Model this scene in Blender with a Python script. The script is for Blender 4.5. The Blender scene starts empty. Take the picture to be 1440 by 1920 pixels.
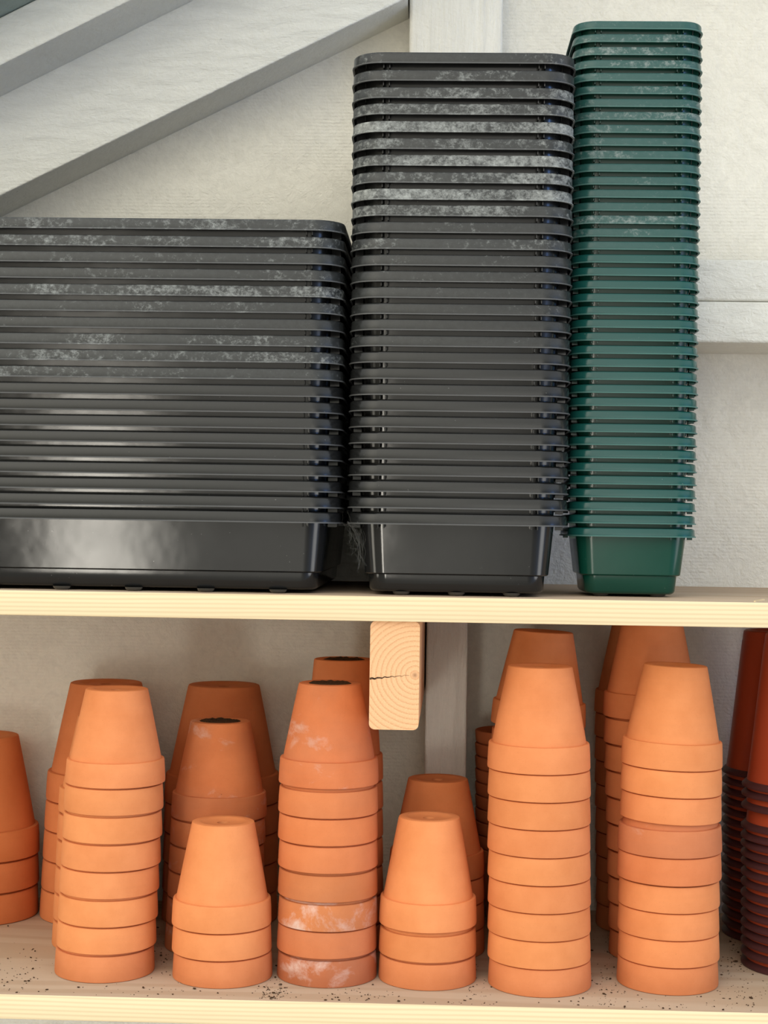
import bpy, bmesh, math, random
from mathutils import Vector, Matrix
random.seed(7)
R = math.radians
SC = bpy.context.scene
COL = SC.collection

# ------------------------------------------------------------------ camera
F_PX = 3000.0
EYE = Vector((0, 0, 1.5))
yaw, pitch, roll = math.atan(0.0324), R(0.44), R(0.86)
FW = Vector((-math.sin(yaw) * math.cos(pitch), math.cos(yaw) * math.cos(pitch), math.sin(pitch)))
R0 = Vector((math.cos(yaw), math.sin(yaw), 0))
U0 = R0.cross(FW)
RT = R0 * math.cos(roll) + U0 * math.sin(roll)
UP = U0 * math.cos(roll) - R0 * math.sin(roll)
cam_d = bpy.data.cameras.new('camera')
cam = bpy.data.objects.new('camera', cam_d)
COL.objects.link(cam)
SC.camera = cam
cam_d.sensor_fit = 'VERTICAL'
cam_d.sensor_height = 24.0
cam_d.lens = 24.0 * F_PX / 1920.0
cam_d.clip_start = 0.02
M3 = Matrix((RT, UP, -FW)).transposed()
cam.matrix_world = Matrix.Translation(EYE) @ M3.to_4x4()


def at(u, v, y):
    """point of the plane Y = y that the photograph shows at (u, v)"""
    d = FW + RT * ((u - 720) / F_PX) - UP * ((v - 960) / F_PX)
    return EYE + d * (y / d.y)


D = 1.624            # front edge of the shelves
WALL = 2.041         # face of the back wall
Z_LOW = at(720, 1881.5, D).z
Z_UP = at(720, 1117.8, D).z
Z_UP_B = at(720, 1165.2, D).z

# ------------------------------------------------------------------ helpers


def tag(o, label=None, cat=None, group=None, kind=None):
    if label: o['label'] = label
    if cat: o['category'] = cat
    if group: o['group'] = group
    if kind: o['kind'] = kind
    return o


def mesh_from(bm, name, mat, sharp=35):
    me = bpy.data.meshes.new(name)
    bmesh.ops.recalc_face_normals(bm, faces=bm.faces)
    bm.to_mesh(me)
    bm.free()
    me.polygons.foreach_set('use_smooth', [True] * len(me.polygons))
    me.set_sharp_from_angle(angle=R(sharp))
    me.materials.append(mat)
    return me


def obj(name, me, parent=None):
    o = bpy.data.objects.new(name, me)
    COL.objects.link(o)
    if parent: o.parent = parent
    return o


def empty(name, loc):
    o = bpy.data.objects.new(name, None)
    o.empty_display_size = 0.02
    o.location = loc
    COL.objects.link(o)
    return o


def box(bm, lo, hi, bevel=0.0, seg=2):
    lo, hi = Vector(lo), Vector(hi)
    m = Matrix.Translation((lo + hi) / 2) @ Matrix.Diagonal((*(hi - lo), 1))
    r = bmesh.ops.create_cube(bm, size=1, matrix=m)
    if bevel:
        es = list({e for v in r['verts'] for e in v.link_edges})
        bmesh.ops.bevel(bm, geom=es, offset=bevel, segments=seg, affect='EDGES', profile=0.5)


def lathe(bm, prof, seg=72, closed=True):
    rings = []
    for r, z in prof:
        rings.append([bm.verts.new((r * math.cos(2 * math.pi * i / seg), r * math.sin(2 * math.pi * i / seg), z)) for i in range(seg)])
    n = len(rings)
    for k in range(n if closed else n - 1):
        a, b = rings[k], rings[(k + 1) % n]
        for i in range(seg):
            j = (i + 1) % seg
            bm.faces.new((a[i], a[j], b[j], b[i]))


def rrect(hx, hy, r, seg=8):
    pts = []
    for cx, cy, a0 in ((hx - r, hy - r, 0), (-hx + r, hy - r, 90), (-hx + r, -hy + r, 180), (hx - r, -hy + r, 270)):
        for k in range(seg + 1):
            a = R(a0 + 90 * k / seg)
            pts.append((cx + r * math.cos(a), cy + r * math.sin(a)))
    return pts


def loft(bm, rings, cap0=False, cap1=False, loop=False):
    """rings: list of (hx, hy, r, z)"""
    vs = [[bm.verts.new((x, y, z)) for x, y in rrect(hx, hy, r)] for hx, hy, r, z in rings]
    n = len(vs[0])
    for k in range(len(vs) if loop else len(vs) - 1):
        a, b = vs[k], vs[(k + 1) % len(vs)]
        for i in range(n):
            j = (i + 1) % n
            bm.faces.new((a[i], a[j], b[j], b[i]))
    if cap0: bm.faces.new(vs[0])
    if cap1: bm.faces.new(vs[-1])


# ------------------------------------------------------------------ materials
class NT:
    def __init__(self, name):
        self.m = bpy.data.materials.new(name)
        self.m.use_nodes = True
        self.t = self.m.node_tree
        self.t.nodes.clear()
        self.out = self.n('ShaderNodeOutputMaterial')
        self.b = self.n('ShaderNodeBsdfPrincipled')
        self.l(self.b.outputs[0], self.out.inputs[0])

    def n(self, kind, **kw):
        nd = self.t.nodes.new(kind)
        for k, v in kw.items():
            if k in nd.inputs.keys():
                nd.inputs[k].default_value = v
            else:
                setattr(nd, k, v)
        return nd

    def l(self, a, b):
        self.t.links.new(a, b)

    def coords(self, scale=(1, 1, 1), per_object=True, rot=(0, 0, 0)):
        tc = self.n('ShaderNodeTexCoord')
        mp = self.n('ShaderNodeMapping')
        mp.inputs['Scale'].default_value = scale
        mp.inputs['Rotation'].default_value = rot
        if per_object:
            oi = self.n('ShaderNodeObjectInfo')
            mul = self.n('ShaderNodeMath', operation='MULTIPLY')
            mul.inputs[1].default_value = 37.0
            self.l(oi.outputs['Random'], mul.inputs[0])
            add = self.n('ShaderNodeVectorMath', operation='ADD')
            self.l(tc.outputs['Object'], add.inputs[0])
            self.l(mul.outputs[0], add.inputs[1])
            self.l(add.outputs[0], mp.inputs[0])
        else:
            self.l(tc.outputs['Object'], mp.inputs[0])
        return mp.outputs[0]

    def noise(self, vec, scale, detail=4, rough=0.55, dist=0.0):
        nd = self.n('ShaderNodeTexNoise')
        nd.inputs['Scale'].default_value = scale
        nd.inputs['Detail'].default_value = detail
        nd.inputs['Roughness'].default_value = rough
        nd.inputs['Distortion'].default_value = dist
        self.l(vec, nd.inputs['Vector'])
        return nd.outputs['Fac']

    def ramp(self, fac, stops):
        nd = self.n('ShaderNodeValToRGB')
        el = nd.color_ramp.elements
        while len(el) < len(stops): el.new(0.5)
        for e, (p, c) in zip(el, stops):
            e.position = p
            e.color = (*c, 1) if len(c) == 3 else c
        self.l(fac, nd.inputs[0])
        return nd.outputs[0]

    def mix(self, fac, a, b, mode='MIX'):
        nd = self.n('ShaderNodeMix', data_type='RGBA', blend_type=mode)
        for sock, v in ((nd.inputs[0], fac), (nd.inputs[6], a), (nd.inputs[7], b)):
            if hasattr(v, 'is_output'): self.l(v, sock)
            elif isinstance(v, tuple): sock.default_value = (*v, 1)
            else: sock.default_value = v
        return nd.outputs[2]

    def math(self, op, a, b=None, clamp=False):
        nd = self.n('ShaderNodeMath', operation=op, use_clamp=clamp)
        for i, v in enumerate((a, b)):
            if v is None: continue
            if hasattr(v, 'is_output'): self.l(v, nd.inputs[i])
            else: nd.inputs[i].default_value = v
        return nd.outputs[0]

    def bump(self, h, strength, dist=0.001, prev=None):
        nd = self.n('ShaderNodeBump')
        nd.inputs['Strength'].default_value = strength
        nd.inputs['Distance'].default_value = dist
        self.l(h, nd.inputs['Height'])
        if prev: self.l(prev, nd.inputs['Normal'])
        return nd.outputs[0]

    def set(self, color=None, rough=None, normal=None, spec=None):
        for key, v in (('Base Color', color), ('Roughness', rough), ('Normal', normal), ('Specular IOR Level', spec)):
            if v is None: continue
            if hasattr(v, 'is_output'): self.l(v, self.b.inputs[key])
            elif isinstance(v, tuple): self.b.inputs[key].default_value = (*v, 1)
            else: self.b.inputs[key].default_value = v
        return self.m


def g(v): return (v, v, v)


def mat_terracotta():
    t = NT('terracotta')
    oi = t.n('ShaderNodeObjectInfo')
    v = t.coords()
    n1 = t.noise(v, 22, 5, 0.6)
    n2 = t.noise(v, 900, 2, 0.5)
    vs = t.coords((6, 6, 220))
    n3 = t.noise(vs, 1.0, 3, 0.6)
    c = t.ramp(n1, [(0.3, (0.65, 0.222, 0.078)), (0.7, (0.75, 0.280, 0.108))])
    c = t.mix(t.math('MULTIPLY', n3, 0.18), c, (0.5, 0.19, 0.09))
    c = t.mix(t.ramp(n2, [(0.62, g(0)), (0.75, g(0.25))]), c, (0.45, 0.14, 0.06))
    c = t.mix(1.0, c, oi.outputs['Color'], 'MULTIPLY')
    # white salt bloom on old pots; the amount is the alpha of the object colour
    age = t.math('SUBTRACT', 1.0, oi.outputs['Alpha'])
    ve = t.coords((1, 1, 1.4))
    e = t.noise(ve, 20, 9, 0.66, 0.35)
    lo = t.math('SUBTRACT', 0.78, t.math('MULTIPLY', age, 0.30))
    e = t.math('MULTIPLY', t.math('SUBTRACT', e, lo), 5.0, True)
    e = t.math('MULTIPLY', e, t.math('MULTIPLY', age, 1.1, True))
    c = t.mix(e, c, (0.72, 0.56, 0.50))
    # grey-brown weathering
    w = t.noise(ve, 9, 5, 0.6, 0.6)
    w = t.math('MULTIPLY', t.ramp(w, [(0.42, g(0)), (0.72, g(0.55))]), age)
    c = t.mix(w, c, (0.36, 0.15, 0.085))
    # rare dark soil flecks
    s = t.noise(v, 130, 2, 0.5)
    c = t.mix(t.ramp(s, [(0.80, g(0)), (0.84, g(0.7))]), c, (0.09, 0.04, 0.02))
    nb = t.bump(n3, 0.12, 0.0006)
    nb = t.bump(n2, 0.10, 0.0004, nb)
    return t.set(c, 0.88, nb, 0.18)


def mat_plastic(name, base, base2, rough, dusty):
    t = NT(name)
    oi = t.n('ShaderNodeObjectInfo')
    v = t.coords((1, 1, 1))
    big = t.noise(v, 16, 4, 0.6)
    c = t.mix(big, base, base2)
    dust = t.math('SUBTRACT', 1.0, oi.outputs['Alpha'])
    vr = t.coords((1, 1, 1.2))
    n = t.noise(vr, 150, 10, 0.78, 0.15)
    n2 = t.noise(t.coords((0.8, 0.8, 0.8)), 18, 5, 0.6, 0.2)
    vo = t.n('ShaderNodeTexVoronoi', feature='DISTANCE_TO_EDGE')
    vo.inputs['Scale'].default_value = 120
    t.l(vr, vo.inputs['Vector'])
    edge = t.ramp(vo.outputs['Distance'], [(0.0, g(1)), (0.09, g(0))])
    f = t.math('ADD', n, t.math('MULTIPLY', t.math('SUBTRACT', n2, 0.5), 0.55))
    lo = t.math('SUBTRACT', 0.80, t.math('MULTIPLY', dust, 0.47))
    f = t.math('MULTIPLY', t.math('SUBTRACT', f, lo), 3.2, True)
    f = t.math('ADD', f, t.math('MULTIPLY', t.math('MULTIPLY', edge, 0.35), t.math('MULTIPLY', dust, f)), True)
    f = t.math('MULTIPLY', f, dusty)
    film = t.math('MULTIPLY', t.math('MULTIPLY', dust, 0.20 * dusty), t.ramp(n, [(0.3, g(0.4)), (0.65, g(1.3))]))
    c = t.mix(film, c, (0.20, 0.22, 0.22))
    c = t.mix(t.math('MULTIPLY', f, 0.75), c, (0.46, 0.48, 0.46))
    # fine pale flecks and scratches
    sp = t.noise(v, 420, 2, 0.5)
    c = t.mix(t.ramp(sp, [(0.76, g(0)), (0.80, g(0.35))]), c, (0.4, 0.4, 0.38))
    r = t.mix(t.math('ADD', f, t.math('MULTIPLY', dust, 0.35), True), g(rough), g(0.75))
    r = t.math('ADD', r, t.math('MULTIPLY', t.math('SUBTRACT', big, 0.5), 0.12), True)
    wav = t.noise(t.coords((1, 1, 1)), 28, 2, 0.4)
    nb = t.bump(wav, 0.06, 0.004)
    nb = t.bump(n, 0.05, 0.0004, nb)
    return t.set(c, r, nb, 0.36)


def mat_pine(name, along='X', tint=(1, 1, 1), rough=0.6, face=(0.82, 0.68, 0.44), vein=(0.66, 0.50, 0.29)):
    t = NT(name)
    sc = {'X': (0.10, 1, 1), 'Y': (1, 0.10, 1)}[along]
    v = t.coords(sc, False)
    warp = t.noise(v, 5, 3, 0.5)
    vm = t.n('ShaderNodeVectorMath', operation='SCALE')
    vm.inputs[3].default_value = 0.035
    cmb = t.n('ShaderNodeCombineXYZ')
    t.l(warp, cmb.inputs[1]); t.l(warp, cmb.inputs[2])
    t.l(cmb.outputs[0], vm.inputs[0])
    ad = t.n('ShaderNodeVectorMath', operation='ADD')
    t.l(v, ad.inputs[0]); t.l(vm.outputs[0], ad.inputs[1])
    w = t.n('ShaderNodeTexWave', wave_type='RINGS', rings_direction='X' if along == 'X' else 'Y')
    w.inputs['Scale'].default_value = 68
    w.inputs['Distortion'].default_value = 1.2
    w.inputs['Detail'].default_value = 2
    w.inputs['Detail Scale'].default_value = 1.4
    off = t.n('ShaderNodeVectorMath', operation='ADD')
    off.inputs[1].default_value = (0.0, -1.75, 0.62)
    t.l(ad.outputs[0], off.inputs[0])
    t.l(off.outputs[0], w.inputs['Vector'])
    vf = t.coords({'X': (4, 300, 300), 'Y': (300, 4, 300)}[along], False)
    fib = t.noise(vf, 1.0, 3, 0.6)
    k = t.ramp(w.outputs['Fac'], [(0.15, g(1)), (0.6, g(0.0))])
    c = t.mix(t.math('MULTIPLY', k, 0.55), face, vein)
    c = t.mix(t.math('MULTIPLY', fib, 0.22), c, vein)
    blot = t.noise(t.coords((1, 3, 3), False), 3.5, 4, 0.6)
    c = t.mix(t.ramp(blot, [(0.45, g(0)), (0.75, g(0.25))]), c, (0.80, 0.52, 0.30))
    c = t.mix(1.0, c, tint, 'MULTIPLY')
    nb = t.bump(fib, 0.10, 0.0006)
    return t.set(c, rough, nb, 0.3)


def mat_endgrain():
    """sawn end of a softwood stud: growth rings about the pith, at the object's origin"""
    t = NT('pine_end_grain')
    v = t.coords((1, 0.02, 1), False)
    w = t.n('ShaderNodeTexWave', wave_type='RINGS', rings_direction='Y', wave_profile='SAW')
    w.inputs['Scale'].default_value = 62
    w.inputs['Distortion'].default_value = 0.9
    w.inputs['Detail'].default_value = 2
    w.inputs['Detail Scale'].default_value = 1.2
    t.l(v, w.inputs['Vector'])
    k = t.ramp(w.outputs['Fac'], [(0.0, g(0)), (0.55, g(0.1)), (0.93, g(1)), (1.0, g(0.2))])
    fine = t.noise(t.coords((1, 0.02, 1), False), 700, 2, 0.6)
    c = t.mix(t.math('MULTIPLY', k, 0.75), (0.82, 0.47, 0.25), (0.58, 0.27, 0.12))
    c = t.mix(t.ramp(fine, [(0.45, g(0)), (0.7, g(0.45))]), c, (0.88, 0.58, 0.35))
    sep = t.n('ShaderNodeSeparateXYZ')
    t.l(t.n('ShaderNodeTexCoord').outputs['Object'], sep.inputs[0])
    rr = t.n('ShaderNodeVectorMath', operation='LENGTH')
    t.l(t.coords((1, 0, 1), False), rr.inputs[0])
    c = t.mix(t.ramp(rr.outputs['Value'], [(0.0022, g(0.85)), (0.0034, g(0))]), c, (0.30, 0.14, 0.07))
    nb = t.bump(w.outputs['Fac'], 0.15, 0.0006)
    return t.set(c, 0.8, nb, 0.2)


def mat_paint(name, col, brush=(1, 1, 1), rib=0.0, rough=0.75, mott=0.12):
    t = NT(name)
    v = t.coords((1, 1, 1), False)
    big = t.noise(v, 5, 5, 0.6)
    med = t.noise(t.coords(brush, False), 34, 7, 0.66, 0.7)
    fin = t.noise(t.coords((1, 1, 1), False), 160, 4, 0.6, 0.6)
    c = t.mix(t.ramp(big, [(0.35, g(0)), (0.75, g(1))]), col, tuple(x * (1 - mott * 0.5) for x in col))
    fm = t.noise(t.coords(tuple(q * 0.8 for q in brush), False), 90, 6, 0.7, 1.2)
    c = t.mix(t.ramp(fm, [(0.40, g(0)), (0.66, g(mott * 2.0))]), c, tuple(x * 0.62 for x in col))
    dk = t.ramp(med, [(0.0, g(0)), (0.66, g(0)), (0.74, g(mott))])
    c = t.mix(dk, c, tuple(x * 0.55 for x in col))
    sp = t.noise(v, 60, 3, 0.5)
    c = t.mix(t.ramp(sp, [(0.77, g(0)), (0.80, g(0.35))]), c, (0.20, 0.17, 0.14))
    h = t.math('ADD', t.math('MULTIPLY', med, 0.7), t.math('MULTIPLY', fin, 0.3))
    nb = t.bump(h, 0.8, 0.006)
    if rib:
        w = t.n('ShaderNodeTexWave', wave_type='BANDS', bands_direction='Z')
        w.inputs['Scale'].default_value = 72
        w.inputs['Distortion'].default_value = 1.6
        w.inputs['Detail'].default_value = 2
        w.inputs['Detail Scale'].default_value = 1.5
        t.l(t.coords((0.25, 1, 1), False), w.inputs['Vector'])
        msk = t.ramp(t.noise(v, 7, 3, 0.5), [(0.42, g(0)), (0.58, g(1))])
        rb_ = t.math('MULTIPLY', w.outputs['Fac'], msk)
        nb = t.bump(rb_, rib, 0.0012, nb)
        c = t.mix(t.math('MULTIPLY', rb_, 0.05), c, tuple(x * 0.6 for x in col))
    return t.set(c, rough, nb, 0.25)


TERRA = mat_terracotta()
BLACK_B = mat_plastic('black_plastic', (0.010, 0.010, 0.010), (0.017, 0.017, 0.017), 0.11, 0.15)
BLACK_R = mat_plastic('black_plastic_rim', (0.006, 0.006, 0.006), (0.011, 0.011, 0.011), 0.19, 1.0)
GREEN_B = mat_plastic('green_plastic', (0.003, 0.046, 0.031), (0.005, 0.060, 0.042), 0.20, 0.15)
GREEN_R = mat_plastic('green_plastic_rim', (0.003, 0.056, 0.048), (0.005, 0.074, 0.066), 0.20, 1.0)
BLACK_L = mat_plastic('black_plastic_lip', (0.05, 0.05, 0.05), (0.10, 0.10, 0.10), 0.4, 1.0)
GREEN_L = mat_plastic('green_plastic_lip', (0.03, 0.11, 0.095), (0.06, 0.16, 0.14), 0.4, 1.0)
BROWN_P = mat_plastic('red_brown_plastic', (0.33, 0.046, 0.016), (0.40, 0.062, 0.022), 0.32, 0.25)
MAROON_R = mat_plastic('maroon_plastic_rim', (0.045, 0.014, 0.016), (0.075, 0.022, 0.024), 0.3, 0.5)
PINE = mat_pine('pine_board')
PINE_TOP = mat_pine('pine_board_top', tint=(0.62, 0.58, 0.66), rough=0.8)
BEAM_SIDE = mat_pine('pine_beam_side', 'Y', face=(0.78, 0.50, 0.26), vein=(0.62, 0.36, 0.17))
BEAM_END = mat_endgrain()
WALLM = mat_paint('painted_sheathing', (0.80, 0.77, 0.69), (1, 1, 1), 0.22)
WOODW = mat_paint('painted_timber', (0.80, 0.79, 0.73), (0.6, 1, 2.2), 0.0, 0.6, 0.08)
WOODV = mat_paint('painted_upright_timber', (0.80, 0.78, 0.72), (3.0, 1, 0.25), 0.0, 0.6, 0.08)
ROOFM = mat_paint('roof_sheathing', (0.34, 0.40, 0.36), (1, 1, 1), 0.0, 0.7)
FLOORM = mat_paint('floor_boards', (0.66, 0.64, 0.59), (1, 1, 1), 0.0, 0.8)
_t = NT('dry_soil')
_n = _t.noise(_t.coords(), 900, 3)
SOIL = _t.set(_t.ramp(_n, [(0.35, (0.020, 0.011, 0.007)), (0.7, (0.11, 0.062, 0.034))]), 0.95, None, 0.1)
_t = NT('cobweb_silk')
SILK = _t.set((0.13, 0.125, 0.11), 0.6, None, 0.3)
_t = NT('clear_foot_plastic')
FOOTM = _t.set((0.05, 0.05, 0.045), 0.15, None, 0.6)

# ------------------------------------------------------------------ setting


def prism(name, px, y0, y1, mat, bevel=0.003):
    """timber whose front face is seen at the pixel outline px on plane y0, running back to y1"""
    bm = bmesh.new()
    f = [bm.verts.new(at(u, v, y0)) for u, v in px]
    b = [bm.verts.new((q.co.x, y1, q.co.z)) for q in f]
    bm.faces.new(f)
    bm.faces.new(b[::-1])
    n = len(f)
    for i in range(n):
        j = (i + 1) % n
        bm.faces.new((f[i], f[j], b[j], b[i]))
    if bevel:
        es = [e for e in bm.edges if all(abs(q.co.y - y0) < 1e-6 for q in e.verts)]
        bmesh.ops.bevel(bm, geom=es, offset=bevel, segments=3, affect='EDGES', profile=0.5)
    return obj(name, mesh_from(bm, name, mat, 30))


bm = bmesh.new()
box(bm, (-1.5, WALL, 0), (2.2, WALL + 0.05, 3.0))
tag(obj('wall_back', mesh_from(bm, 'wall_back', WALLM)), kind='structure')
bm = bmesh.new()
box(bm, (-1.5, -1.0, -0.06), (2.2, WALL, 0))
tag(obj('floor', mesh_from(bm, 'floor', FLOORM)), kind='structure')

# sloping brace and rafter of the gable, painted
s1, s2 = -0.486, -0.500
tag(prism('trim_1', [(-140, 367 - s1 * -140 + 2 * s1 * -140), (764, 367 + s1 * 764), (764, 367 + s1 * 764 - 320), (-140, 367 + s1 * -140 - 300)], 1.958, WALL, WOODW), kind='structure')
tag(prism('trim_2', [(-200, 122 + s2 * -200), (620, 122 + s2 * 620), (620, 32 + s2 * 620), (-200, 32 + s2 * -200)], 1.865, 1.9575, WOODW), kind='structure')
# roof sheathing lying on the rafters: the left slope as seen, the right slope its mirror beyond the ridge
a, b = at(-420, 31 - s2 * 420, 1.865), at(900, 31 + s2 * 900, 1.865)
sl = (b.z - a.z) / (b.x - a.x)
ridge = 0.75


def roof_z(x): return a.z + sl * (min(x, 2 * ridge - x) - a.x) + 0.0006


for nm, xa, xb in (('ceiling', -1.55, ridge), ('ceiling', ridge, 2.2)):
    bm = bmesh.new()
    vv = [bm.verts.new((x, y, roof_z(x) + k)) for y in (1.78, WALL) for x in (xa, xb) for k in (0.0, 0.022)]
    for f in ((0, 1, 3, 2), (4, 5, 7, 6), (0, 1, 5, 4), (2, 3, 7, 6), (0, 2, 6, 4), (1, 3, 7, 5)):
        bm.faces.new([vv[i] for i in f])
    tag(obj(nm, mesh_from(bm, nm, ROOFM)), kind='structure')
bm = bmesh.new()
box(bm, (-1.5, 1.25, 0), (-1.46, WALL, roof_z(-1.5)))
tag(obj('wall_left', mesh_from(bm, 'wall_left', WALLM)), kind='structure')
# upright board above the upper shelf, upright stud below, rail of two stacked studs
YB = 1.985
zt = Z_UP
p0, p1 = at(768, 20, YB), at(943, 20, YB)
bm = bmesh.new(); box(bm, (p0.x, YB, zt), (p1.x, WALL, 2.3), 0.005, 3)
tag(obj('trim_3', mesh_from(bm, 'trim_3', WOODV, 30)), kind='structure')
p0, p1 = at(798, 1300, 1.935), at(876, 1300, 1.935)
bm = bmesh.new(); box(bm, (p0.x, 1.935, 0.0), (p1.x, WALL, Z_UP_B), 0.004, 3)
tag(obj('trim_4', mesh_from(bm, 'trim_4', WOODV, 30)), kind='structure')
YR = 1.915
xr0 = p0.x + 0.13
for nm, v0, v1 in (('trim_5', 486.5, 564.2), ('trim_6', 565.3, 643)):
    za, zb = at(1400, v1, YR).z, at(1400, v0, YR).z
    bm = bmesh.new(); box(bm, (xr0, YR, za), (1.45, WALL, zb), 0.0035, 3)
    tag(obj(nm, mesh_from(bm, nm, WOODW, 30)), kind='structure')

# ------------------------------------------------------------------ shelves and bracket beam


def board(name, z0, z1, label):
    bm = bmesh.new()
    box(bm, (-0.95, D, z0), (0.95, WALL, z1), 0.0012, 2)
    me = mesh_from(bm, name, PINE, 30)
    me.materials.append(PINE_TOP)          # the laid face, a darker tint of the pine
    for p in me.polygons:
        if p.normal.z > 0.9: p.material_index = 1
    o = obj(name, me)
    return tag(o, label, 'shelf')


# the boards are sawn to fit around the stud: keep them in front of the wall framing
up = board('shelf_board', Z_UP_B, Z_UP, 'upper pale pine shelf board carrying the stacked plastic trays')
low = board('shelf_board', Z_LOW - 0.0255, Z_LOW, 'lower pale pine shelf board under the terracotta pots')

YBM = 1.630
pith = at(778, 1266, YBM)
l, r_ = at(693, 1266, YBM).x, at(786, 1266, YBM).x
tz, bz = Z_UP_B - 0.0002, at(740, 1368.5, YBM).z
bt = empty('support_beam', (pith.x, YBM, pith.z))
tag(bt, 'sawn pine beam end with growth rings, under the upper shelf', 'beam')
bm = bmesh.new()
box(bm, (l - pith.x, 0.001, bz - pith.z), (r_ - pith.x, WALL - YBM - 0.002, tz - pith.z), 0.0055, 4)
o = obj('beam_body', mesh_from(bm, 'beam_body', BEAM_SIDE, 30), bt)
bm = bmesh.new()
hx, hz = (r_ - l) / 2, (tz - bz) / 2
cx, cz = (l + r_) / 2 - pith.x, (tz + bz) / 2 - pith.z
ring = [(cx + x, cz + z) for x, z in rrect(hx, hz, 0.0058, 6)]
fr = [bm.verts.new((x, 0.0, z)) for x, z in ring]
bk = [bm.verts.new((x, 0.004, z)) for x, z in ring]
bm.faces.new(fr); bm.faces.new(bk[::-1])
for i in range(len(fr)):
    j = (i + 1) % len(fr); bm.faces.new((fr[i], fr[j], bk[j], bk[i]))
obj('end_grain', mesh_from(bm, 'end_grain', BEAM_END, 30), bt)
# the drying crack from the left edge to the pith
bm = bmesh.new()
cr = []
n = 16
for i in range(n + 1):
    f = i / n
    x = l - pith.x + 0.0002 + (0 - (l - pith.x) - 0.006) * f
    z = -0.0045 * (1 - f) + 0.0006 * math.sin(i * 2.3)
    w = 0.0010 * (1 - f) ** 1.6 + 0.00006
    cr.append((x, z, w))
top = [bm.verts.new((x, -0.00025, z + w)) for x, z, w in cr]
bot = [bm.verts.new((x, -0.00025, z - w)) for x, z, w in cr]
topb = [bm.verts.new((x, 0.002, z + w)) for x, z, w in cr]
botb = [bm.verts.new((x, 0.002, z - w)) for x, z, w in cr]
for i in range(n):
    bm.faces.new((top[i], top[i + 1], bot[i + 1], bot[i]))
    bm.faces.new((top[i], top[i + 1], topb[i + 1], topb[i]))
    bm.faces.new((bot[i], bot[i + 1], botb[i + 1], botb[i]))
obj('crack', mesh_from(bm, 'crack', SOIL), bt)
bt.rotation_euler.z = -0.011

# ------------------------------------------------------------------ seed trays


def tray_meshes(key, W, L, h, skirt, over, taper, step_z, step_in, rad, th, pitch, body_m, rim_m, lip_m):
    """origin: centre of the rim's mouth (top), z down to -h"""
    hx, hy = W / 2 - over, L / 2 - over
    rb = rad - over * 0.6
    zs = -(h - step_z)

    def ins(d, z, rr=None): return (hx - d, hy - d, max((rr or rb) - d * 0.5, 0.003), z)
    t1 = taper * -zs
    t2 = t1 + step_in + taper * step_z
    outer = [ins(0, -0.0012), ins(t1 - 0.0002, zs + 0.0006), ins(t1 + 0.0012, zs - 0.0006), ins(t1 + step_in, zs - 0.001),
             ins(t2 - 0.0008, -h + 0.0035), ins(t2 + 0.0006, -h + 0.0012), ins(t2 + 0.003, -h)]
    inner = [ins(t2 + 0.003, -h + th), ins(t2 + th, -h + 0.003), ins(t1 + step_in + th, zs - 0.001 + th), ins(t1 + th, zs + th), ins(th, -0.0012)]
    bm = bmesh.new()
    loft(bm, outer, cap1=True)
    loft(bm, inner, cap0=True)
    # stacking fins close to the corners, under the rim
    fh = pitch * 0.92
    for sx in (-1, 1):
        for sy in (-1, 1):
            for q in (0.0, 0.006):
                x = sx * (hx - rb - q + 0.004)
                box(bm, (x - 0.0005, sy * (hy - 0.0003) if sy > 0 else -hy - over * 0.66, -fh), (x + 0.0005, hy + over * 0.66 if sy > 0 else -(hy - 0.0003), -0.0012))
            y = sy * (hy - rb + 0.004)
            box(bm, (sx * (hx - 0.0003) if sx > 0 else -hx - over * 0.66, y - 0.0005, -fh), (hx + over * 0.66 if sx > 0 else -(hx - 0.0003), y + 0.0005, -0.0012))
    body = mesh_from(bm, key + '_body', body_m, 40)
    ox, oy = W / 2, L / 2

    def o_(d, z): return (ox - d, oy - d, rad - d * 0.5, z)
    rim = [ins(-0.0002 + th, -0.0013), ins(th * 0.5, -0.0002), ins(-0.001, 0), o_(0.0028, 0), o_(0.0012, -0.0005), o_(0.0004, -0.0018),
           o_(0.0001, -skirt + 0.0015), o_(-0.0010, -skirt + 0.0010), o_(-0.0011, -skirt), o_(0.0008, -skirt), o_(0.0016, -0.0026), o_(0.004, -0.0013)]
    bm = bmesh.new()
    loft(bm, rim, loop=True)
    rm = mesh_from(bm, key + '_rim', rim_m, 40)
    rm.materials.append(lip_m)                 # lower lip, paler: the light it catches, put in the colour
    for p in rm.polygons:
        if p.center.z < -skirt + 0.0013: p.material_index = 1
    return body, rm


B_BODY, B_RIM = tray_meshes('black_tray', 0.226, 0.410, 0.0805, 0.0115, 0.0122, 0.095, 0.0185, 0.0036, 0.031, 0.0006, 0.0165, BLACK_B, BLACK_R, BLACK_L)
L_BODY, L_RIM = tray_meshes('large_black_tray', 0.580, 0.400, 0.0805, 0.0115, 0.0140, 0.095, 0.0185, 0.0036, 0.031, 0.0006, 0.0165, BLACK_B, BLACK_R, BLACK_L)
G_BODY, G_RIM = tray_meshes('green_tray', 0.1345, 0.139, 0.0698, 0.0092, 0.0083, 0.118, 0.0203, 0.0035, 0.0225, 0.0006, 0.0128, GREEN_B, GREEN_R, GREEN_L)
bm = bmesh.new()
lathe(bm, [(0.0001, 0.0), (0.006, 0.0004), (0.0085, 0.0018), (0.0095, 0.0040), (0.0001, 0.0041)], 24)
FOOT = mesh_from(bm, 'tray_foot', FOOTM, 50)

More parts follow.
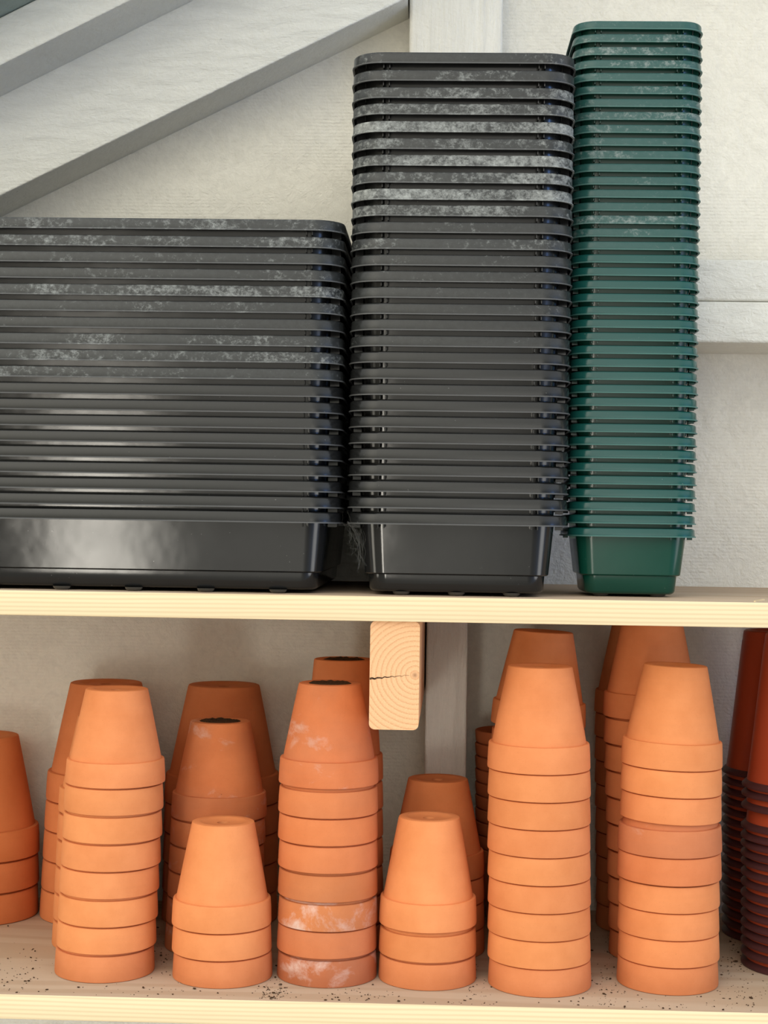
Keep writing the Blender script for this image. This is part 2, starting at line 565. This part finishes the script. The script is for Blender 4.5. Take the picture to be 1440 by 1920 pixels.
ORD = ['topmost', 'second', 'third', 'fourth', 'fifth', 'sixth', 'seventh', 'eighth', 'ninth', 'tenth', 'eleventh', 'twelfth', 'thirteenth',
       'fourteenth', 'fifteenth', 'sixteenth', 'seventeenth', 'eighteenth', 'nineteenth', 'twentieth']
TENS = {2: 'twenty', 3: 'thirty', 4: 'forty'}


def ordinal(i):
    if i < 20: return ORD[i]
    t_, u_ = divmod(i + 1, 10)
    if u_ == 0: return {3: 'thirtieth', 4: 'fortieth'}[t_]
    return TENS[t_] + '-' + ['first', 'second', 'third', 'fourth', 'fifth', 'sixth', 'seventh', 'eighth', 'ninth'][u_ - 1]


def rank(i, n):
    if i == 0: return 'topmost'
    if i == n - 1: return 'bottom'
    if i == n - 2: return 'second from bottom'
    return ordinal(i) + ' from top'


def tray_stack(ys, xs, xe, edge, W, L, rot, meshes, foot_h, h, lean, dust, desc, group, feet, skirt, y_bot=D + 0.002):
    """ys: photo heights of the rims, top to bottom; xs/xe: photo x of one rim edge, top and bottom"""
    n = len(ys)
    body, rim = meshes
    z_bot = Z_UP + foot_h + h
    z_ref = at((xs + xe) / 2, ys[-1], y_bot).z
    dim_x = L if rot else W
    dim_y = W if rot else L
    for i, y in enumerate(ys):
        f = 1 - i / (n - 1)
        yf = y_bot - lean * f
        zc = at((xs + xe) / 2, y, yf).z - z_ref + z_bot
        xedge = at(xs * f + xe * (1 - f), y, yf + 0.022).x + (0.0006 if edge < 0 else -0.0002)
        xc = xedge + (dim_x / 2 if edge < 0 else -dim_x / 2)
        xc += random.uniform(-0.0002, 0.0002)
        e = empty('seed_tray', (xc, yf + dim_y / 2, zc))
        d = dust(i)
        ob = obj('body', body, e)
        orim = obj('rim', rim, e)
        ob.color = (1, 1, 1, 1 - min(1, d * 0.5))
        orim.color = (1, 1, 1, 1 - d)
        tilt = lean / (at(xs, ys[0], y_bot).z - z_bot + 1e-6) * f * 0.5 if lean else 0
        e.rotation_euler = (tilt, random.uniform(-0.0003, 0.0003), (math.pi / 2 if rot else 0) + random.uniform(-0.0006, 0.0006))
        look = '%s %s' % ('dusty' if d > 0.5 else ('lightly dusty' if d > 0.25 else 'clean shiny'), desc[0])
        tag(e, '%s, %s in %s' % (look, rank(i, n), desc[1]), 'seed tray', group)
        if i == n - 1:
            for fx, fy in feet:
                o = obj('foot', FOOT, e)
                o.location = (fx, fy, -h - foot_h)
                o.scale = (1, 1, foot_h / 0.004)
                o['label'] = 'glassy round foot'


mid_y = [97, 130.5, 163.5, 194.5, 228, 260.5, 292, 324.6, 356.5, 387.5, 419.5, 450.6, 481.9, 512.8, 543.7, 574.7, 605, 636, 667, 698, 728.6, 759, 790, 820.7, 851.5, 882, 913, 944, 974.5]
mid_d = {0: .45, 1: .5, 2: .62, 3: .72, 4: .85, 5: .68, 6: .80, 7: .72, 8: .86, 9: .66, 10: .42, 11: .58, 12: .36, 13: .40, 14: .42, 15: .34, 16: .30, 17: .36}
hb = 0.0805
tray_stack(mid_y, 1080, 1065, 1, 0.226, 0.410, False, (B_BODY, B_RIM), 0.0040, hb, 0.022, lambda i: mid_d.get(i, 0.07),
           ('black seed tray', 'the tall middle stack'), 'black seed trays in the middle stack',
           [(x, y) for x in (-0.057, 0.0, 0.057) for y in (-0.172, 0.15)], 0.0115)
left_y = [412, 444.7, 476, 507, 538.2, 569, 601, 632, 663, 695.2, 727, 757.6, 788, 818, 847.5, 877.4, 907.5, 937.6, 966]
left_d = {0: .6, 1: .62, 2: .5, 3: .46, 4: .66, 5: .5, 6: .38, 7: .52, 8: .62, 9: .5}
tray_stack(left_y, 648, 640, 1, 0.580, 0.400, False, (L_BODY, L_RIM), 0.0040, hb, 0.008, lambda i: left_d.get(i, 0.07),
           ('long black seed tray', 'the wide left stack'), 'large black seed trays in the left stack',
           [(0.2255 - 0.0752 * k, y) for k in range(7) for y in (-0.172, -0.06, 0.06, 0.172)], 0.0115)
green_y = [46.5 + (999.5 - 46.5) * k / 39 - 6 * math.sin(math.pi * k / 39) * 0.2 for k in range(40)]
green_d = {0: .42, 1: .6, 2: .64, 3: .56, 4: .5, 5: .5, 6: .46, 7: .7, 8: .52, 9: .5, 10: .52, 11: .4, 12: .42, 13: .36, 14: .46, 15: .66, 16: .46, 17: .42}
tray_stack(green_y, 1073.5, 1062.5, -1, 0.1345, 0.139, False, (G_BODY, G_RIM), 0.0030, 0.0698, 0.018, lambda i: green_d.get(i, 0.07),
           ('square green seed tray', 'the tall green stack'), 'green seed trays in the right stack',
           [(x, y) for x in (-0.03, 0.03) for y in (-0.035, 0.035)], 0.0092, y_bot=1.680)

# ------------------------------------------------------------------ terracotta pots (all stand upside down)


def pot_meshes(key, r, rb, H, rh, th=0.0022, hole=0.0068, seg=80):
    k = r / 0.0547
    rs = rb + (r * 0.918 - rb) * 1.0            # body radius where it meets the rim
    body = [(hole, H - 0.0020 * k), (rb - 0.0125 * k, H - 0.0018 * k), (rb - 0.0105 * k, H - 0.0004 * k), (rb - 0.0085 * k, H), (rb - 0.0020 * k, H),
            (rb - 0.0006 * k, H - 0.0006 * k), (rb, H - 0.0022 * k)]
    for i in range(1, 9):
        f = i / 8
        body.append((rb + (rs - rb) * f + 0.0002 * k * math.sin(math.pi * f), H - 0.0022 * k + (rh - 0.001 - H + 0.0022 * k) * f))
    body += [(rs - th, rh - 0.001), (rb - th + 0.001, H - 0.006 * k), (rb - th - 0.002, H - 0.0072 * k), (hole, H - 0.0072 * k)]
    bm = bmesh.new()
    lathe(bm, body, seg)
    B = mesh_from(bm, key + '_body', TERRA, 40)
    rim = [(rs - th - 0.0004, rh - 0.0012), (rs - 0.0004, rh - 0.0003), (rs + 0.0008 * k, rh - 0.0004 * k), (r - 0.0027 * k, rh - 0.0004 * k), (r - 0.0017 * k, rh - 0.0009 * k),
           (r - 0.0012 * k, rh - 0.0022 * k), (r - 0.0005 * k, rh * 0.55), (r, 0.0022 * k), (r - 0.0003 * k, 0.0007 * k), (r - 0.0014 * k, 0.0001),
           (rs + 0.0012 * k, 0.0), (rs + 0.0010 * k, 0.0010), (rs - th * 0.4, rh * 0.55), (rs - th - 0.0002, rh * 0.93)]
    bm = bmesh.new()
    lathe(bm, rim, seg)
    return B, mesh_from(bm, key + '_rim', TERRA, 40)


STD = pot_meshes('pot', 0.0547, 0.0345, 0.1085, 0.0283)
BIG = pot_meshes('large_pot', 0.0708, 0.0440, 0.1420, 0.0352, 0.0028)
TALL = pot_meshes('slim_pot', 0.0470, 0.0345, 0.1370, 0.0300, 0.0012)
WIDE = pot_meshes('wide_pot', 0.0562, 0.0352, 0.1105, 0.0290)


def soil_mesh(r, seed):
    rnd = random.Random(seed)
    bm = bmesh.new()
    rings = []
    for k, (f, z) in enumerate(((0.0, 0.0009), (0.35, 0.0011), (0.6, 0.0009), (0.82, 0.0010), (1.0, 0.0002))):
        n = 1 if k == 0 else 36
        rings.append([bm.verts.new((r * f * (1 + rnd.uniform(-.06, .06)) * math.cos(2 * math.pi * i / n), r * f * math.sin(2 * math.pi * i / n), z + (rnd.uniform(0, .0016) if 0 < k < 4 else 0))) for i in range(n)])
    for k in range(1, 5):
        a, b = rings[k - 1], rings[k]
        for i in range(36):
            j = (i + 1) % 36
            if k == 1: bm.faces.new((a[0], b[i], b[j]))
            else: bm.faces.new((a[i], b[i], b[j], a[j]))
    return mesh_from(bm, 'soil_crust', SOIL, 180)


def pot(kind, loc, label, group, color, age, scale=1.0, tilt=0.0, soil=None, name='terracotta_pot', zs=1.0):
    e = empty(name, loc)
    e.scale = (scale, scale, scale * zs)
    e.rotation_euler = (0, tilt, random.uniform(0, 6.28))
    if tilt: e.rotation_euler = (0, tilt, 0)
    for nm, me in zip(('body', 'rim'), kind):
        o = obj(nm, me, e)
        o.color = (*color, 1 - age)
    if soil:
        r, H = soil
        o = obj('soil_crust', soil_mesh(r, int(loc[0] * 1e4)), e)
        o.location = (0, 0, H)
    tag(e, label, 'flower pot', group)
    return e


def col_new(j=0.06):
    a = random.uniform(-j, j)
    return (min(1.25, 1.04 + a), 1.03 + a * 1.3 + random.uniform(-.02, .03), 1.03 + a * 1.5)


def px_stack(key, desc, ys, xt, xb, yc, kind=STD, scale=1.0, age=0.0, ages=None, colors=None, kinds=None, tilts=None, soil=None, min_h=0.0286, zt=1.0):
    """ys: photo y of the lower front edge of each rim, top to bottom (last = on the shelf)"""
    n = len(ys)
    r = 0.0547 * scale
    yf = yc - r
    zs = []
    for k in range(n - 1, -1, -1):
        z = at(xb, ys[k], yf).z - at(xb, ys[-1], yf).z + Z_LOW
        if zs: z = max(z, zs[-1] + (0.0292 if kinds and k in (3, 4) else min_h) * scale + (0.0016 if tilts and k == 2 else 0))
        zs.append(z)
    zs = zs[::-1]
    for i in range(n):
        f = 1 - i / max(1, n - 1)
        x = at(xt * f + xb * (1 - f), ys[i], yc).x + random.uniform(-.0005, .0005)
        a = ages.get(i, age) if ages else age
        c = colors.get(i, col_new()) if colors else col_new()
        kd = kinds.get(i, kind) if kinds else kind
        lab = '%s, %s in %s' % (desc[0] if not isinstance(desc[0], dict) else desc[0].get(i, desc[0]['d']), rank(i, n), desc[1])
        pot(kd, (x, yc, zs[i]), lab, key, c, a, scale, tilts.get(i, 0.0) if tilts else 0.0, soil if i == 0 else None, zs=zt if i == 0 else 1.0)


def n_stack(key, desc, n, pitch_, xt, xb, yc, kind, scale=1.0, age=0.0, soil=None, shade=(1, 1, 1), tilt0=0.0):
    for i in range(n):
        k = n - 1 - i
        z = Z_LOW + pitch_ * k + (0.052 * scale * math.sin(tilt0) if i == 0 else 0)
        f = k / max(1, n - 1)
        vb = 960 + (EYE.z - z) * F_PX / yc
        x = at(xt * f + xb * (1 - f), vb, yc).x
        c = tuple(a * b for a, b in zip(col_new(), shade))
        pot(kind, (x, yc, z), '%s, %s in %s' % (desc[0], rank(i, n), desc[1]), key, c, age, scale, tilt0 if i == 0 else 0.0, soil if i == 0 else None)


PINK = (0.95, 0.91, 0.96)  # bottom pots: bounce from the shelf put in as a pinker tint
OLD = (0.84, 0.74, 0.78)
px_stack('pots in the front row, first stack', ('clean terracotta pot', 'leftmost front stack of eight pots'),
         [1488, 1538, 1591, 1643.5, 1694.5, 1748, 1799, 1852], 216, 196.5, 1.721, scale=0.975, colors={7: PINK}, zt=0.95, min_h=0.0293)
px_stack('pots in the front row, second stack', ('clean terracotta pot', 'short front stack left of the old pots'),
         [1759, 1810.5, 1861], 416, 416, 1.712, scale=0.975, colors={2: PINK}, zt=1.025, min_h=0.0290)
px_stack('pots in the front row, third stack', ({0: 'stained old terracotta pot with soil on its base', 5: 'terracotta pot with white salt bloom', 7: 'terracotta pot with white salt bloom', 'd': 'weathered terracotta pot'}, 'front stack left of beam'),
         [1484, 1539.5, 1591, 1643, 1697, 1752, 1803, 1857], 616, 612.5, 1.724, scale=0.983,
         ages={0: .62, 1: .36, 2: .40, 3: .38, 4: .45, 5: .92, 6: .55, 7: .85},
         colors={0: (.94, .80, .82), 1: (.96, .86, .86), 2: (.98, .86, .84), 3: (.97, .86, .86), 4: (.80, .74, .74), 5: (.86, .82, .82), 6: (.86, .78, .84), 7: (.70, .62, .72)}, soil=(0.0245, 0.1070))
px_stack('pots in the front row, fourth stack', ('clean terracotta pot', 'short front stack below right of beam'),
         [1742.5, 1798, 1850], 802.5, 801.5, 1.722, scale=0.958, colors={2: PINK}, zt=1.09)
px_stack('pots in the front row, fifth stack', ('clean terracotta pot', 'tallest front stack of nine pots'),
         [1455, 1507.5, 1557, 1608.5, 1659.5, 1713, 1765, 1818, 1868.5], 1010.5, 1010.5, 1.710, scale=1.0, colors={8: PINK})
px_stack('pots in the front row, sixth stack', ({3: 'wide pinkish old terracotta pot', 4: 'wide weathered terracotta pot', 'd': 'clean terracotta pot'}, 'rightmost front stack'),
         [1445.5, 1495, 1544, 1612, 1666, 1714, 1764, 1813.5, 1863], 1258.5, 1251, 1.728, scale=0.985, kinds={3: WIDE, 4: WIDE},
         ages={3: .42, 4: .42}, colors={3: (.86, .78, .86), 4: (.93, .82, .84), 8: PINK}, tilts={0: 0.030, 1: 0.028, 2: 0.026})
# middle row
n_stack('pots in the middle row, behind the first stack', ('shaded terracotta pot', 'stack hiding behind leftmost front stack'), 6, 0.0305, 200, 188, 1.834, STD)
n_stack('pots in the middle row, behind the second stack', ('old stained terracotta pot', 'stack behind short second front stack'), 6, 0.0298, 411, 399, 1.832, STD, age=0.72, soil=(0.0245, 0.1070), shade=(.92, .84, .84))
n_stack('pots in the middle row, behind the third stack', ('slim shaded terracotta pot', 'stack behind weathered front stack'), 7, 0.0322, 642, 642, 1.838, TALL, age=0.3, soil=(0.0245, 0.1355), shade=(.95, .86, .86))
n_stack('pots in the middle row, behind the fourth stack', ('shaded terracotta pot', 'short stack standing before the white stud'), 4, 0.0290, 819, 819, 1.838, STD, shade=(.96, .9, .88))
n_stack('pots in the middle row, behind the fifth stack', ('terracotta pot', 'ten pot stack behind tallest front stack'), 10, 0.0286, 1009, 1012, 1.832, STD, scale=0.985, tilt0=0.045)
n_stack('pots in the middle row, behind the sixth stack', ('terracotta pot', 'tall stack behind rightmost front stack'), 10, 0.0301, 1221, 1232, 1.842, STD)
# back row against the wall; large pots carry the shade there as a darker tint
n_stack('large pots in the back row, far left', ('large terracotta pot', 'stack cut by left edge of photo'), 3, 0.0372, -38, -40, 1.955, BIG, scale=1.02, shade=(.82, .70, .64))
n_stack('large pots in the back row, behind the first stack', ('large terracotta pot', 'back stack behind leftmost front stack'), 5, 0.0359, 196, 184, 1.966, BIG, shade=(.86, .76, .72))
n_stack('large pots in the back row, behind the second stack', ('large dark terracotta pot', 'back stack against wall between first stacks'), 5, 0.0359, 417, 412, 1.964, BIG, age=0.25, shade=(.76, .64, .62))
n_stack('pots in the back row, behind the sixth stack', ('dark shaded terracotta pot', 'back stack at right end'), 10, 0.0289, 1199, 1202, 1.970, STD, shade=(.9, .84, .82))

# ------------------------------------------------------------------ plastic pots


def plastic_meshes(key, r, rbot, rbase, H, body_m, rim_m, seg=64, inverted=True):
    """inverted: mouth at z=0, base up"""
    th = 0.0005
    rc = rbot + 0.0030
    body = [(rbase * 0.25, H - 0.003), (rbase - 0.010, H - 0.003), (rbase - 0.007, H), (rbase - 0.003, H), (rbase - 0.0008, H - 0.0016), (rbase, H - 0.005)]
    z1 = H - 0.012
    body += [(rbase + 0.0006, z1), (rbase + 0.0011, z1 - 0.001)]
    for i in range(1, 7):
        f = i / 6
        body.append((rbase + 0.0011 + (rbot - rbase - 0.0011) * f, z1 - 0.001 + (0.030 - z1 + 0.001) * f))
    body += [(rbot + 0.0001, 0.0285), (rc, 0.006), (rc - th, 0.006), (rbot - th, 0.0300), (rbase - th, H - 0.006), (rbase * 0.25, H - 0.0045)]
    rim = [(rc - 0.0006, 0.0066), (rc + 0.0002, 0.0074), (rc + 0.0022, 0.0060), (r - 0.0015, 0.0040), (r - 0.0003, 0.0030), (r, 0.0018), (r - 0.0003, 0.0004), (r - 0.0014, 0.0), (r - 0.0022, 0.0012),
           (r - 0.0035, 0.0030), (rc + 0.0002, 0.0058)]
    if not inverted:
        body = [(a, H - z) for a, z in body]
        rim = [(a, H - z) for a, z in rim]
    out = []
    for nm, pr, m in (('_body', body, body_m), ('_rim', rim, rim_m)):
        bm = bmesh.new()
        lathe(bm, pr, seg)
        out.append(mesh_from(bm, key + nm, m, 40))
    return out


P_INV = plastic_meshes('plastic_pot', 0.0655, 0.0570, 0.0420, 0.172, BROWN_P, MAROON_R)
ys2 = [1471, 1488, 1511, 1548, 1567, 1582, 1600, 1616, 1636, 1655, 1676, 1695, 1713, 1732, 1748, 1765, 1784, 1804]
for i, y in enumerate(ys2):
    yc = 1.806
    z = at(1393, y, yc).z - at(1393, ys2[-1], yc).z + Z_LOW
    e = empty('plastic_pot', (at(1501 + (0.5 * max(0, 4 - i)), y, yc).x, yc, z))
    e.rotation_euler.z = random.uniform(0, 6.28)
    for nm, me in zip(('body', 'rim'), P_INV):
        o = obj(nm, me, e); o.color = (1, 1, 1, 0.75)
    tag(e, 'red-brown plastic pot, %s in front stack at right edge' % rank(i, len(ys2)), 'flower pot', 'plastic pots at the right edge, front')
for i in range(17):
    z = Z_LOW + 0.01205 * (16 - i)
    x = at(1457, 1740 - (16 - i) * 18.8, 1.945).x
    e = empty('plastic_pot', (x, 1.945, z))
    e.rotation_euler.z = random.uniform(0, 6.28)
    for nm, me in zip(('body', 'rim'), P_INV):
        o = obj(nm, me, e); o.color = (1, 1, 1, 0.9)
    tag(e, 'dark red-brown plastic pot, %s in rear stack at right edge' % rank(i, 17), 'flower pot', 'plastic pots at the right edge, rear')
P_UP = pot_meshes('small_upright', 0.0455, 0.0300, 0.0900, 0.0150, 0.0011)
for i in range(10):
    z = Z_LOW + 0.0160 * (9 - i)
    yc = 1.982
    x = at(958, 1735 - (9 - i) * 24, yc).x
    e = empty('terracotta_pot', (x, yc, z + 0.0900))
    e.rotation_euler = (math.pi, 0, random.uniform(0, 6.28))
    for nm, me in zip(('body', 'rim'), P_UP):
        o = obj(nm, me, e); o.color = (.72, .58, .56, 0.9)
    tag(e, 'small dark upright pot, %s in shaded back stack right of stud' % rank(i, 10), 'flower pot', 'small upright pots in the back row')

# ------------------------------------------------------------------ crumbs, cobweb, splinter


def crumb_blob(bm, x, y, z, s, rnd):
    m = Matrix.Translation((x, y, z + s * 0.28)) @ Matrix.Rotation(rnd.uniform(0, 6.3), 4, 'Z') @ Matrix.Diagonal((s * rnd.uniform(.6, 1.7), s * rnd.uniform(.5, 1.0), s * rnd.uniform(.3, .6), 1))
    r = bmesh.ops.create_icosphere(bm, subdivisions=1, radius=0.5, matrix=m)
    for v in r['verts']: v.co += Vector((rnd.uniform(-1, 1), rnd.uniform(-1, 1), 0)) * s * 0.12


rnd = random.Random(3)
bm = bmesh.new()
clusters = [(40, 1820, 60, 60, 60), (20, 1850, 40, 30, 25), (505, 1850, 34, 40, 90), (520, 1868, 40, 16, 50), (300, 1800, 40, 60, 45), (330, 1850, 50, 30, 20), (700, 1868, 70, 22, 45), (640, 1868, 60, 16, 22),
            (900, 1850, 50, 50, 50), (1140, 1800, 24, 110, 70), (1130, 1865, 70, 50, 110), (1380, 1800, 45, 70, 70), (1385, 1775, 30, 25, 35), (1400, 1860, 70, 50, 80), (1240, 1885, 120, 18, 50), (860, 1880, 200, 14, 35), (240, 1862, 200, 12, 30), (1150, 1740, 20, 30, 25)]
for cx, cy, sx, sy, n in clusters:
    for _ in range(n):
        u, v = rnd.gauss(cx, sx * 0.5), rnd.gauss(cy, sy * 0.5)
        hz = 983 + 0.015 * (u - 720)
        if v < hz + 600: continue
        y = (EYE.z - Z_LOW) * F_PX / (v - hz)
        if not (D + 0.004 < y < WALL - 0.01): continue
        x = at(u, v, y).x
        if abs(x) > 0.6: continue
        s = min(0.0036, 0.0007 + rnd.expovariate(1 / 0.0007))
        crumb_blob(bm, x, y, Z_LOW, s, rnd)
tag(obj('soil_crumbs', mesh_from(bm, 'soil_crumbs', SOIL, 180)), 'dark crumbs of dry potting soil scattered over the lower shelf', 'soil', kind='stuff')

# cobweb between the lowest rims of the left and middle stacks
bm = bmesh.new()


def strand(pts, r=0.00006):
    prev = None
    for k, p in enumerate(pts):
        d = (pts[min(k + 1, len(pts) - 1)] - pts[max(k - 1, 0)]).normalized()
        u = d.orthogonal().normalized(); w = d.cross(u)
        ring = [bm.verts.new(p + (u * math.cos(q) + w * math.sin(q)) * r) for q in (0, 2.094, 4.189)]
        if prev:
            for q in range(3): bm.faces.new((prev[q], prev[(q + 1) % 3], ring[(q + 1) % 3], ring[q]))
        prev = ring


rw = random.Random(5)
tops = [at(rw.uniform(640, 660), rw.uniform(977, 984), D + rw.uniform(0.006, 0.03)) for _ in range(12)]
bots = [at(rw.uniform(670, 683), rw.uniform(1010, 1072), D + rw.uniform(0.014, 0.028)) for _ in range(12)]
for i in range(12):
    a, b = tops[i], bots[i]
    strand([a.lerp(b, k / 6) + Vector((rw.uniform(-.0008, .0008) + 0.006 * math.sin(math.pi * k / 6), 0, 0.003 * math.sin(math.pi * k / 6))) for k in range(7)])
for i in range(46):
    a = tops[rw.randrange(12)].lerp(bots[rw.randrange(12)], rw.random())
    b = a + Vector((rw.uniform(-.008, .008), rw.uniform(-.004, .004), rw.uniform(-.014, .014)))
    strand([a, (a + b) / 2 + Vector((0.0008, 0, -0.0008)), b], 0.00005)
w = obj('cobweb', mesh_from(bm, 'cobweb', SILK))
tag(w, 'wispy grey cobweb between lowest rims of left and middle tray stacks', 'cobweb')

bm = bmesh.new()
a, b = at(1415, 1128.6, D + 0.006), at(1433, 1122.8, D + 0.05)
a.z = b.z = Z_UP + 0.0008
d = (b - a).normalized(); sde = d.cross(Vector((0, 0, 1))) * 0.0009
vs = [bm.verts.new(p + s + Vector((0, 0, h))) for p in (a, b) for s in (sde, -sde) for h in (-0.0008, 0.0006)]
for f in ((0, 1, 3, 2), (4, 5, 7, 6), (0, 1, 5, 4), (2, 3, 7, 6), (0, 2, 6, 4), (1, 3, 7, 5)): bm.faces.new([vs[i] for i in f])
tag(obj('wood_splinter', mesh_from(bm, 'wood_splinter', PINE)), 'pale thin wood splinter lying on upper shelf right of green trays', 'splinter')

# ------------------------------------------------------------------ daylight
W = bpy.data.worlds.new('daylight')
SC.world = W
W.use_nodes = True
nt = W.node_tree
nt.nodes.clear()
out = nt.nodes.new('ShaderNodeOutputWorld')
bg = nt.nodes.new('ShaderNodeBackground')
nt.links.new(bg.outputs[0], out.inputs[0])
tc = nt.nodes.new('ShaderNodeTexCoord')
sep = nt.nodes.new('ShaderNodeSeparateXYZ')
nt.links.new(tc.outputs['Generated'], sep.inputs[0])
mr = nt.nodes.new('ShaderNodeMapRange')
mr.inputs[1].default_value = -1; mr.inputs[2].default_value = 1
nt.links.new(sep.outputs[2], mr.inputs[0])
rp = nt.nodes.new('ShaderNodeValToRGB')
st = [(0.0, (.95, .90, .76)), (0.20, (.95, .90, .76)), (0.30, (.40, .38, .31)), (0.47, (.34, .32, .26)), (0.495, (.19, .20, .15)), (0.58, (.22, .24, .19)), (0.67, (1.35, 1.37, 1.28)), (0.85, (1.4, 1.45, 1.46)), (1.0, (.95, 1.02, 1.12))]
while len(rp.color_ramp.elements) < len(st): rp.color_ramp.elements.new(.5)
for e, (p, c) in zip(rp.color_ramp.elements, st): e.position = p; e.color = (*c, 1)
nt.links.new(mr.outputs[0], rp.inputs[0])
cur = rp.outputs[0]


def lobe(cur, direction, power, colour):
    d = Vector(direction).normalized()
    dp = nt.nodes.new('ShaderNodeVectorMath'); dp.operation = 'DOT_PRODUCT'
    dp.inputs[1].default_value = d
    nt.links.new(tc.outputs['Generated'], dp.inputs[0])
    mx = nt.nodes.new('ShaderNodeMath'); mx.operation = 'MAXIMUM'; mx.inputs[1].default_value = 0
    nt.links.new(dp.outputs['Value'], mx.inputs[0])
    pw = nt.nodes.new('ShaderNodeMath'); pw.operation = 'POWER'; pw.inputs[1].default_value = power
    nt.links.new(mx.outputs[0], pw.inputs[0])
    sc = nt.nodes.new('ShaderNodeVectorMath'); sc.operation = 'SCALE'
    sc.inputs[0].default_value = colour
    nt.links.new(pw.outputs[0], sc.inputs[3])
    ad = nt.nodes.new('ShaderNodeVectorMath'); ad.operation = 'ADD'
    nt.links.new(cur, ad.inputs[0]); nt.links.new(sc.outputs[0], ad.inputs[1])
    return ad.outputs[0]




def mth(op, a, b=None):
    nd = nt.nodes.new('ShaderNodeMath'); nd.operation = op
    for k, v in enumerate((a, b)):
        if v is None: continue
        if hasattr(v, 'is_output'): nt.links.new(v, nd.inputs[k])
        else: nd.inputs[k].default_value = v
    return nd.outputs[0]


az = mth('ARCTAN2', sep.outputs[0], mth('MULTIPLY', sep.outputs[1], -1.0))     # 0 straight out of the shed, + to the right
el = mth('ARCSINE', sep.outputs[2])


def band(cur, a0, sa, e0, se, colour):
    """a bright stretch of the view outside: azimuth a0 +- sa, elevation e0 +- se, degrees"""
    qa = mth('POWER', mth('DIVIDE', mth('ABSOLUTE', mth('SUBTRACT', az, R(a0))), R(sa)), 4.0)
    qe = mth('POWER', mth('DIVIDE', mth('ABSOLUTE', mth('SUBTRACT', el, R(e0))), R(se)), 4.0)
    gss = mth('EXPONENT', mth('MULTIPLY', mth('ADD', qa, qe), -1.0))
    sc = nt.nodes.new('ShaderNodeVectorMath'); sc.operation = 'SCALE'
    sc.inputs[0].default_value = colour
    nt.links.new(gss, sc.inputs[3])
    ad = nt.nodes.new('ShaderNodeVectorMath'); ad.operation = 'ADD'
    nt.links.new(cur, ad.inputs[0]); nt.links.new(sc.outputs[0], ad.inputs[1])
    return ad.outputs[0]


cur = lobe(cur, (-0.50, -1.0, 0.66), 9, (2.75, 2.55, 2.05))       # sun-lit haze and cloud, front left
cur = lobe(cur, (0.85, -0.50, 0.0), 9, (0.34, 0.62, 1.25))     # blue sky to the right
cur = lobe(cur, (0.12, -1.0, 0.15), 90, (3.2, 3.1, 2.9))        # added frontal glow to brighten the stud
cur = lobe(cur, (0.0, -1.0, -0.20), 60, (1.5, 1.45, 1.3))       # paving in front of the shed
cur = band(cur, -11.5, 2.6, -11.5, 5.0, (26.0, 24.5, 21.5))     # strip of sunlit paving
cur = band(cur, -60, 7, -11, 4, (7.0, 6.6, 5.6))                # sunlit ground to the left
cur = band(cur, 62, 12, -11, 4, (5.5, 5.3, 4.8))                # sunlit ground to the right
cur = band(cur, 58, 5, 2, 4, (2.5, 5.0, 12.0))                  # open blue sky low to the right
nt.links.new(cur, bg.inputs[0])
bg.inputs[1].default_value = 1.0

SC.view_settings.view_transform = 'Standard'
SC.view_settings.look = 'None'
SC.view_settings.gamma = 1.0
SC.view_settings.use_curve_mapping = False
SC.view_settings.exposure = -0.12
SC.cycles.max_bounces = 8
SC.cycles.diffuse_bounces = 5
SC.cycles.use_denoising = True
